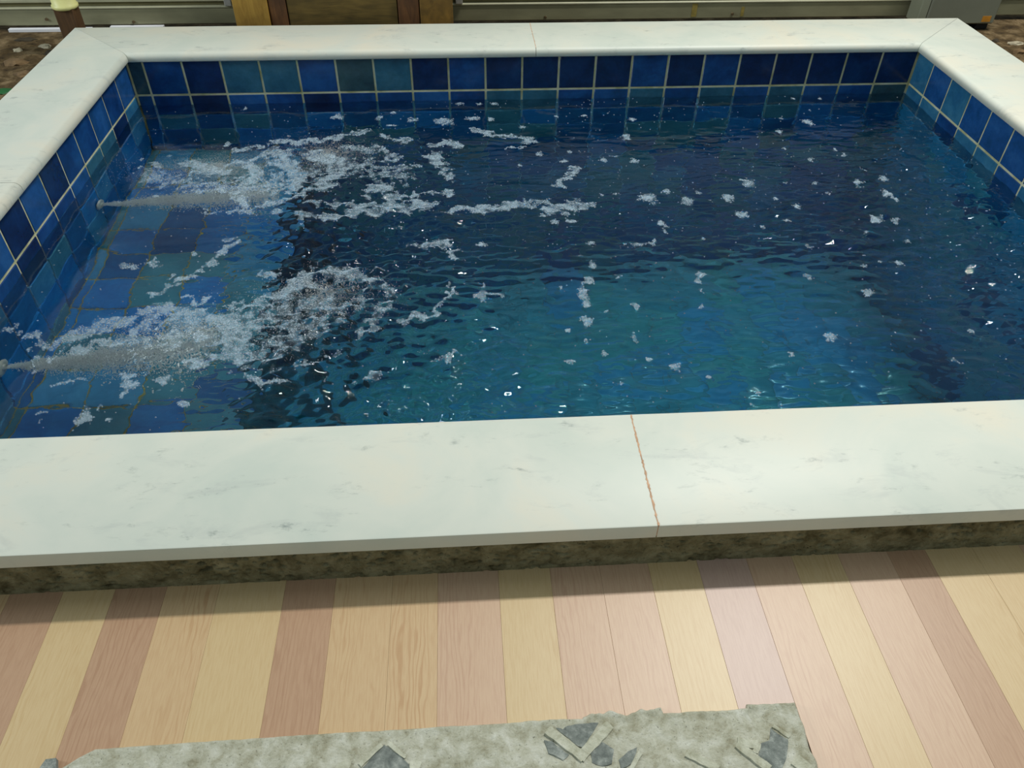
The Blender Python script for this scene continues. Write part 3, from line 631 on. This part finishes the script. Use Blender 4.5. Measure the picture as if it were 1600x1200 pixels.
def paint(ax, ay, ar, bx_, by, br, dens):
    global D
    r = max(ar, br) * 1.6 + 0.03
    i0 = max(0, int((min(ax, bx_) - r) / fc)); i1 = min(fnx, int((max(ax, bx_) + r) / fc) + 2)
    k0 = max(0, int((min(ay, by) - r - YN) / fc)); k1 = min(fny, int((max(ay, by) + r - YN) / fc) + 2)
    if i1 <= i0 or k1 <= k0: return
    px = PX[k0:k1, i0:i1]; py = PY[k0:k1, i0:i1]
    dx, dy = bx_ - ax, by - ay; l2 = dx * dx + dy * dy + 1e-9
    t = np.clip(((px - ax) * dx + (py - ay) * dy) / l2, 0, 1)
    rr = ar + (br - ar) * t
    d = np.hypot(px - ax - t * dx, py - ay - t * dy) / rr
    v = dens * np.clip(1.45 - d, 0, 1) / 1.0
    D[k0:k1, i0:i1] = np.maximum(D[k0:k1, i0:i1], np.clip(v, 0, dens))
for dens, pts in FOAM_STROKES:
    if len(pts) == 1: pts = pts * 2
    for a, b in zip(pts[:-1], pts[1:]): paint(*a, *b, dens)
n_fine = smooth_noise(fnx, fny, fc, 0.022, 0.022, 31); n_mid = smooth_noise(fnx, fny, fc, 0.06, 0.035, 32)
SX = FX + 0.0022 * warp3 + 0.0016 * warp1; SY = FY + 0.0022 * warp4 + 0.0016 * warp2
def spot(x, y, rx, ry):
    global D
    r = max(rx, ry) * 1.8
    i0 = max(0, int((x - r) / fc)); i1 = min(fnx, int((x + r) / fc) + 2); k0 = max(0, int((y - r - YN) / fc)); k1 = min(fny, int((y + r - YN) / fc) + 2)
    d = np.hypot((SX[k0:k1, i0:i1] - x) / rx, (SY[k0:k1, i0:i1] - y) / ry)
    D[k0:k1, i0:i1] = np.maximum(D[k0:k1, i0:i1], np.clip(1.4 - d, 0, 1) * 0.95)
for s in SPOTS: spot(*s)
Dn = D + 0.16 * n_fine * (D > 0.02) + 0.10 * n_mid * (D > 0.02)
# thin film under the bubbles
mask = Dn > 0.36
cf = mask[:-1, :-1] & mask[1:, :-1] & mask[:-1, 1:] & mask[1:, 1:]
F = grid_faces(fnx, fny).reshape(fny - 1, fnx - 1, 4)[cf]
used, inv = np.unique(F.ravel(), return_inverse=True)
vx = FX.ravel()[used]; vy = FY.ravel()[used]
V = np.stack([vx, vy, water_z(vx, vy) + 0.0012 + 0.001 * np.clip(Dn.ravel()[used], 0, 1.3)], 1)
Fi = inv.reshape(-1, 4)
me = np_mesh('foam', V, Fi, True)
_at = me.attributes.new('thickness', 'FLOAT', 'POINT'); _at.data.foreach_set('value', Dn.ravel()[used].astype(np.float32))
foam = link('foam', me, FOAM); tag(foam, 'pale bluish white foam streaks and bubble clusters drifting on the pool water', 'foam', None, 'stuff')
# bubble domes
ang = np.arange(6) * math.pi / 3
dome = np.concatenate([np.stack([np.cos(ang), np.sin(ang), np.zeros(6)], 1), np.stack([0.66 * np.cos(ang + 0.52), 0.66 * np.sin(ang + 0.52), np.full(6, 0.72)], 1), [[0, 0, 1.0]]])
dtri = []
for k in range(6):
    k2 = (k + 1) % 6
    dtri += [(k, k2, 6 + k), (k2, 6 + k2, 6 + k), (6 + k, 6 + k2, 12)]
dtri = np.array(dtri)
def bubbles(name, P, R, mat, parent, squash=0.8, smooth=True):
    n = len(P)
    V = P[:, None, :] + dome[None] * (R[:, None, None] * np.array([1, 1, squash]))
    F = (np.arange(n) * 13)[:, None, None] + dtri[None]
    me = np_mesh(name, V.reshape(-1, 3), F.reshape(-1, 3), smooth)
    o = link(name, me, mat, parent); o['kind'] = 'stuff'; return o
cand = np.argwhere(Dn > 0.30)
prob = np.clip((Dn[cand[:, 0], cand[:, 1]] - 0.30) * 0.95, 0, 0.8)
keep = RNG.random(len(cand)) < prob
cand = cand[keep]
if len(cand) > 52000: cand = cand[RNG.permutation(len(cand))[:52000]]
bxx = fx[cand[:, 1]] + RNG.uniform(-fc, fc, len(cand)) * 0.6; byy = fyv[cand[:, 0]] + RNG.uniform(-fc, fc, len(cand)) * 0.6
R = RNG.uniform(0.0012, 0.0030, len(cand)); R[RNG.random(len(cand)) < 0.04] *= 1.9
m = (bxx > 0.004) & (bxx < L - 0.004) & (byy < -0.004) & (byy > YN + 0.004)
bxx, byy, R = bxx[m], byy[m], R[m]
P = np.stack([bxx, byy, water_z(bxx, byy) + 0.0008], 1)
bubbles('bubbles', P, R, BUBBLE, foam)
# lone bubbles all over the surface
n = 1500
bxx = RNG.uniform(0.01, L - 0.01, n); byy = RNG.uniform(YN + 0.01, -0.01, n)
R = RNG.uniform(0.0012, 0.0028, n)
bubbles('loose_bubbles', np.stack([bxx, byy, water_z(bxx, byy)], 1), R, BUBBLE, foam)

# submerged jets of fine bubbles leaving the left wall
JETS = [((0.02, -0.626, -0.31), (0.961, -0.113, 0.251), 0.678, 0.05), ((0.022, -1.491, -0.31), (0.959, -0.065, 0.277), 0.613, 0.06)]
for (jp, direction, length, spread) in JETS:
    n = 24000
    t = RNG.beta(1.15, 1.5, n); d = Vector(direction).normalized()
    r = (0.006 + spread * 1.5 * t ** 1.2) * np.abs(RNG.standard_normal(n)) * 0.75
    th = RNG.uniform(0, 2 * math.pi, n)
    X = jp[0] + d.x * length * t; Y = jp[1] + d.y * length * t + r * np.cos(th)
    Z = jp[2] + d.z * length * t + r * np.sin(th) * 0.7
    Z = np.minimum(Z, ZW - 0.012)
    Rb = RNG.uniform(0.0007, 0.0018, n) * (1 + 0.5 * t)
    o = bubbles('bubble_jet', np.stack([X, Y, Z], 1), Rb, SPRAY, None, 1.0)
    tag(o, 'cloudy streak of fine bubbles shot from the ' + ('farther' if jp[1] > -1 else 'nearer') + ' jet in the left wall', 'water jet', 'water jets', 'stuff')

# clouds of fine bubbles hanging just below the surface where the jets stir it
CL = [(0.42, -0.52, 0.30, 0.13, 9000), (0.80, -0.42, 0.22, 0.16, 5000), (0.58, -1.48, 0.28, 0.10, 7000), (0.88, -1.30, 0.22, 0.13, 4000)]
Pc = []
for cx, cy, rx, ry, n in CL:
    a = RNG.uniform(0, 2 * math.pi, n); q = np.abs(RNG.standard_normal(n)) * 0.55
    Pc.append(np.stack([np.maximum(0.03, cx + rx * q * np.cos(a)), np.minimum(-0.03, cy + ry * q * np.sin(a)), ZW - 0.015 - 0.10 * RNG.random(n) ** 1.5], 1))
Pc = np.concatenate(Pc)
o = bubbles('bubble_cloud', Pc, RNG.uniform(0.0008, 0.0016, len(Pc)), SPRAY, None, 1.0)
tag(o, 'milky haze of fine bubbles under the foam near the left wall', 'bubbles', None, 'stuff')

# wall jet nozzles
NOZ = simple('white_plastic', lin(196, 200, 190), 0.35, 40, 0.05, bump=0)
for q, (jp, *_r) in enumerate(JETS):
    e = empty('jet_nozzle', (0.0, jp[1], jp[2]))
    tag(e, ('farther' if q == 0 else 'nearer') + ' round pale jet nozzle in the left pool wall', 'nozzle', 'wall jets')
    bm = bmesh.new()
    prof = [(0.030, 0.004), (0.030, 0.008), (0.026, 0.012), (0.016, 0.013), (0.012, 0.009)]
    rings = [[bm.verts.new((x, r * math.cos(a), r * math.sin(a))) for a in [2 * math.pi * k / 24 for k in range(24)]] for r, x in prof]
    for A, B in zip(rings[:-1], rings[1:]):
        for k in range(24): bm.faces.new((A[k], A[(k + 1) % 24], B[(k + 1) % 24], B[k]))
    link('flange', bm_mesh(bm, 'flange', True), NOZ, e)
    bm = bmesh.new()
    prof = [(0.012, 0.009), (0.011, 0.018), (0.007, 0.019), (0.006, 0.010)]
    rings = [[bm.verts.new((x, r * math.cos(a), r * math.sin(a))) for a in [2 * math.pi * k / 16 for k in range(16)]] for r, x in prof]
    for A, B in zip(rings[:-1], rings[1:]):
        for k in range(16): bm.faces.new((A[k], A[(k + 1) % 16], B[(k + 1) % 16], B[k]))
    link('eyeball', bm_mesh(bm, 'eyeball', True), NOZ, e)

# ------------------------------------------------------------------ metal gate behind the pool
METAL = simple('painted_metal', lin(138, 136, 108), 0.5, 5, 0.16, bump=0.05, stretch=(1, 1, 3))
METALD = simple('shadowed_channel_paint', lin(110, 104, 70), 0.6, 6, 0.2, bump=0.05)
LIP = simple('lip_metal', lin(176, 174, 146), 0.4, 12, 0.1, bump=0.03)
PANEL = simple('gate_panel_paint', lin(132, 130, 72), 0.55, 3.5, 0.28, bump=0.05)
WHITE = simple('white_paint', lin(232, 232, 236), 0.5, 10, 0.04, bump=0)
STEEL = simple('bright_steel', lin(205, 205, 200), 0.35, 30, 0.15, metal=0.6, bump=0.1)
RUST = simple('yellow_stain', lin(146, 130, 66), 0.7, 30, 0.3)
GY = 0.68
gate = tag(empty('metal_gate', (1.3, GY, 0)), 'low greenish grey metal gate frame with bolted bottom rail behind the pool', 'gate')
def part(name, b, mat, parent, bevel=0.0, label=None):
    ox, oy, oz = parent.location
    o = link(name, box_me(name, b[0] - ox, b[1] - ox, b[2] - oy, b[3] - oy, b[4] - oz, b[5] - oz, bevel), mat, parent)
    if label: o['label'] = label
    return o
part('bottom_rail', (-1.6, 4.6, GY, GY + 0.045, 0.010, 0.078), METAL, gate, 0.003)
part('rail_lip', (-1.6, 4.6, GY - 0.003, GY + 0.05, 0.079, 0.087), LIP, gate, 0.002)
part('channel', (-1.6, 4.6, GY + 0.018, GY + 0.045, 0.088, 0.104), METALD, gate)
part('glazing_bead', (-1.6, 4.6, GY + 0.006, GY + 0.04, 0.105, 0.120), LIP, gate, 0.002)
for x0, x1 in ((-1.6, -0.66), (-0.65, 0.24), (1.31, 2.40), (0.25, 1.30), (2.41, 3.43), (3.44, 4.6)):
    part('panel', (x0, x1, GY + 0.022, GY + 0.03, 0.121, 0.46), PANEL, gate, 0.001)
for x in (-0.655, 0.245, 1.305, 2.405, 3.44):
    part('stile', (x - 0.012, x + 0.012, GY + 0.008, GY + 0.04, 0.121, 0.46), METAL, gate, 0.002)
part('top_rail', (-1.6, 4.6, GY, GY + 0.045, 0.461, 0.50), METAL, gate, 0.003)
for x in (0.262, 1.315):
    part('bracket', (x - 0.016, x + 0.016, GY - 0.012, GY + 0.004, 0.088, 0.125), STEEL, gate, 0.002, 'bright steel bracket')
part('stain', (2.42, 2.445, GY - 0.0012, GY, 0.018, 0.077), RUST, gate, 0, 'yellow rusty run down the rail')
part('stain', (2.66, 2.675, GY - 0.0012, GY, 0.018, 0.06), RUST, gate, 0, 'yellow rusty run down the rail')
def bolt(x, z, mat):
    bm = bmesh.new()
    bmesh.ops.create_cone(bm, cap_ends=True, segments=6, radius1=0.007, radius2=0.006, depth=0.008, matrix=Matrix.Translation((x - 1.3, -0.004, z)) @ Matrix.Rotation(RX, 4, 'X'))
    link('bolt', bm_mesh(bm, 'bolt'), mat, gate)
BOLT = simple('rusty_bolt', lin(90, 76, 52), 0.6, 60, 0.3)
for x, z in ((-0.567, 0.038), (-0.184, 0.022), (2.62, 0.03), (1.72, 0.024)): bolt(x, z, BOLT)
strip = tag(link('white_strip', box_me('white_strip', -0.745, -0.375, -0.01, 0.012, -0.012, 0.002, 0.001), WHITE, None, (0, GY - 0.012, 0)), 'thin white strip lying under the left end of the gate rail', 'strip')
strip2 = tag(link('white_strip', box_me('white_strip', -0.29, -0.05, -0.01, 0.012, -0.012, 0.008, 0.001), WHITE, None, (0, GY - 0.012, 0)), 'short white strip right of the brown post, just behind the far left coping corner', 'strip')

# brown post with a cream collar
BROWN = simple('brown_wood', lin(88, 62, 36), 0.7, 24, 0.3, stretch=(3, 3, 0.4))
CREAM = simple('cream_plastic', lin(224, 220, 150), 0.45, 20, 0.08, bump=0.02)
CREAM2 = simple('cream_plastic_rim', lin(196, 190, 138), 0.45, 20, 0.08, bump=0.02)
post = tag(empty('brown_post', (-0.326, 0.36, -0.012)), 'square brown wooden post with a cream cap beside the far left coping corner', 'post')
link('shaft', box_me('shaft', -0.040, 0.040, -0.02, 0.05, 0, 0.196, 0.004), BROWN, post)
bm = bmesh.new()
prof = [(0.046, 0.188), (0.052, 0.193), (0.052, 0.203), (0.047, 0.206), (0.047, 0.300), (0.050, 0.303), (0.050, 0.312), (0.0, 0.314)]
rings = [[bm.verts.new((r * math.cos(a), 0.015 + r * math.sin(a), z)) for a in [2 * math.pi * k / 28 for k in range(28)]] for r, z in prof]
for A, B in zip(rings[:-1], rings[1:]):
    for k in range(28): bm.faces.new((A[k], A[(k + 1) % 28], B[(k + 1) % 28], B[k]))
link('cap', bm_mesh(bm, 'cap', True), CREAM, post)

# wooden crate
def wood(name, a, b, st=(1, 1, 1)):
    t = NT(name); v = t.coords(st, rand=True)
    n = t.noise(v, 18, 6, 0.6, 0.8); k = t.noise(t.coords((1, 1, 1), rand=True), 7, 3)
    c = t.mix(t.ramp(k, [(0.42, (0, 0, 0)), (0.62, (0.6, 0.6, 0.6))]), t.ramp(n, [(0.3, a), (0.7, b)]), tuple(x * 0.6 for x in a[:3]) + (1,))
    t.bump(n, 0.3, 0.002); return t.set(c, 0.75)
WY = wood('yellow_wood', lin(150, 112, 40), lin(186, 146, 62), (3, 1, 0.6))
WR_ = wood('red_brown_wood', lin(82, 52, 26), lin(122, 80, 42), (3, 1, 0.5))
WO = wood('olive_wood', lin(86, 70, 28), lin(124, 100, 46), (0.4, 1, 3))
WB = wood('blotched_wood', lin(96, 72, 26), lin(150, 112, 44), (1, 1, 1))
crate = tag(empty('wooden_crate', (0.82, 0.50, -0.012)), 'old wooden crate of yellow and brown boards standing behind the far coping', 'crate')
def cpart(name, x0, x1, y0, y1, z0, z1, mat, lab=None):
    return part(name, (x0, x1, y0, y1, z0, z1), mat, crate, 0.002, lab)
F0 = 0.400
cpart('board', 0.352, 0.498, F0, F0 + 0.02, -0.01, 0.50, WY, 'yellow upright board')
cpart('board', 0.502, 0.574, F0 + 0.006, F0 + 0.03, -0.01, 0.50, WR_, 'reddish brown upright board')
for k in range(2):
    cpart('board', 0.578, 1.046, F0 + 0.01, F0 + 0.028, -0.01 + k * 0.256, 0.243 + k * 0.256, WO)
cpart('board', 1.050, 1.140, F0 + 0.004, F0 + 0.026, -0.01, 0.50, WR_, 'reddish brown upright board')
cpart('board', 1.144, 1.286, F0, F0 + 0.02, -0.01, 0.50, WB, 'dark blotched upright board')
cpart('side_panel', 0.354, 0.374, F0 + 0.03, F0 + 0.20, -0.01, 0.50, WO)
cpart('side_panel', 1.264, 1.284, F0 + 0.03, F0 + 0.20, -0.01, 0.50, WO)
cpart('back_panel', 0.354, 1.284, F0 + 0.20, F0 + 0.218, -0.01, 0.50, WO)
cpart('lid', 0.345, 1.293, F0 - 0.004, F0 + 0.222, 0.502, 0.522, WY)

# grey steel cabinet at the right
GREY = simple('grey_paint', lin(124, 126, 110), 0.5, 4, 0.12, bump=0.03)
GREYL = simple('light_grey_paint', lin(146, 150, 130), 0.5, 6, 0.1, bump=0.03)
ORANGE = simple('orange_sticker', lin(196, 132, 40), 0.6, 60, 0.2, bump=0)
BLACK = simple('black_rubber', lin(18, 16, 16), 0.7, 20, 0.2)
cab = tag(empty('grey_cabinet', (3.66, 0.60, -0.012)), 'grey metal box with an orange sticker beyond the far right coping corner', 'cabinet')
part('body', (3.505, 3.84, 0.53, 0.64, 0.018, 0.62), GREY, cab, 0.006)
part('edge_strip', (3.462, 3.503, 0.535, 0.64, 0.018, 0.62), GREYL, cab, 0.003, 'paler edge strip')
part('sticker', (3.776, 3.818, 0.5287, 0.530, 0.028, 0.054), ORANGE, cab, 0, 'small orange sticker')
part('foot', (3.55, 3.59, 0.55, 0.62, -0.011, 0.017), BLACK, cab, 0.003)
part('foot', (3.77, 3.83, 0.55, 0.62, -0.011, 0.017), BLACK, cab, 0.003)
part('foot', (3.66, 3.70, 0.55, 0.62, -0.011, 0.017), BLACK, cab, 0.003)

# ------------------------------------------------------------------ rubble either side
def stone(name, loc, r, mat, label, seed, cat='stone', group=None, squash=0.55):
    bm = bmesh.new(); bmesh.ops.create_icosphere(bm, subdivisions=2, radius=1)
    for v in bm.verts:
        n = mnoise.noise(v.co * 1.3 + Vector((seed, 0, 0)))
        v.co *= 1 + 0.45 * n
        v.co = Vector((v.co.x * r[0], v.co.y * r[1], v.co.z * r[2]))
    o = link(name, bm_mesh(bm, name), mat, None, (loc[0], loc[1], YZ + r[2] * 0.55))
    return tag(o, label, cat, group)
STA = simple('brown_stone', lin(110, 88, 60), 0.9, 30, 0.4); STB = simple('pale_stone', lin(170, 160, 136), 0.9, 30, 0.3)
STC = simple('dark_stone', lin(58, 50, 36), 0.9, 30, 0.4); GREEN = simple('green_plastic', lin(24, 92, 44), 0.5, 20, 0.2)
left_st = [(-0.50, 0.44, 0.028, 0.018, 0.014, STB, 'pale stone amid the dark rubble left of the far left coping corner'),
           (-0.60, 0.40, 0.022, 0.016, 0.012, STB, 'small pale stone near the left edge of the picture, behind the coping'),
           (-0.55, 0.25, 0.05, 0.035, 0.016, STA, 'flat brown stone outside the left coping'),
           (-0.44, 0.36, 0.04, 0.02, 0.014, STC, 'dark stone close beside the far left coping corner'),
           (-0.47, 0.12, 0.04, 0.03, 0.014, STA, 'brown stone lowest on the bare ground left of the coping'),
           (-0.62, 0.53, 0.05, 0.02, 0.012, STC, 'dark lump under the left end of the gate rail')]
for q, (x, y, a, b, c, m_, lab) in enumerate(left_st): stone('stone', (x, y), (a, b, c), m_, lab, q * 3.1, 'stone', 'stones left of the pool')
right_st = [(3.80, 0.22, 0.03, 0.022, 0.016, STA, 'brown stone right of the far right coping corner'),
            (3.85, 0.33, 0.05, 0.02, 0.012, STB, 'long pale stone under the grey box at the right'),
            (3.90, 0.18, 0.035, 0.03, 0.016, STB, 'pale stone at the right edge of the picture'),
            (3.77, 0.36, 0.02, 0.015, 0.012, STC, 'small dark stone touching the shade of the grey box')]
for q, (x, y, a, b, c, m_, lab) in enumerate(right_st): stone('stone', (x, y), (a, b, c), m_, lab, 50 + q * 2.7, 'stone', 'stones right of the pool')
stone('plastic_scrap', (-0.49, -0.055), (0.045, 0.03, 0.012), GREEN, 'green plastic scrap beside the left coping', 91, 'scrap')
# uneven soil
def soil(name, x0, x1, y0, y1, seed, label):
    n = 90; V = []
    for jn in range(n):
        for i in range(n):
            x = x0 + (x1 - x0) * i / (n - 1); y = y0 + (y1 - y0) * jn / (n - 1)
            e = min(i, jn, n - 1 - i, n - 1 - jn) / 6
            V.append((x, y, YZ - 0.001 + min(1, e) * (0.007 + 0.010 * abs(mnoise.fractal(Vector((x * 16, y * 16, seed)), 0.8, 2.1, 4)))))
    tag(link(name, np_mesh(name, np.array(V), grid_faces(n, n), True), YARD), label, 'soil', None, 'stuff')
soil('soil_heap', -1.2, -0.305, -0.6, 0.62, 2.0, 'uneven brown soil and rubble left of the pool')
soil('soil_heap', 3.52, 4.4, -0.5, 0.50, 5.0, 'uneven brown soil and rubble right of the pool')
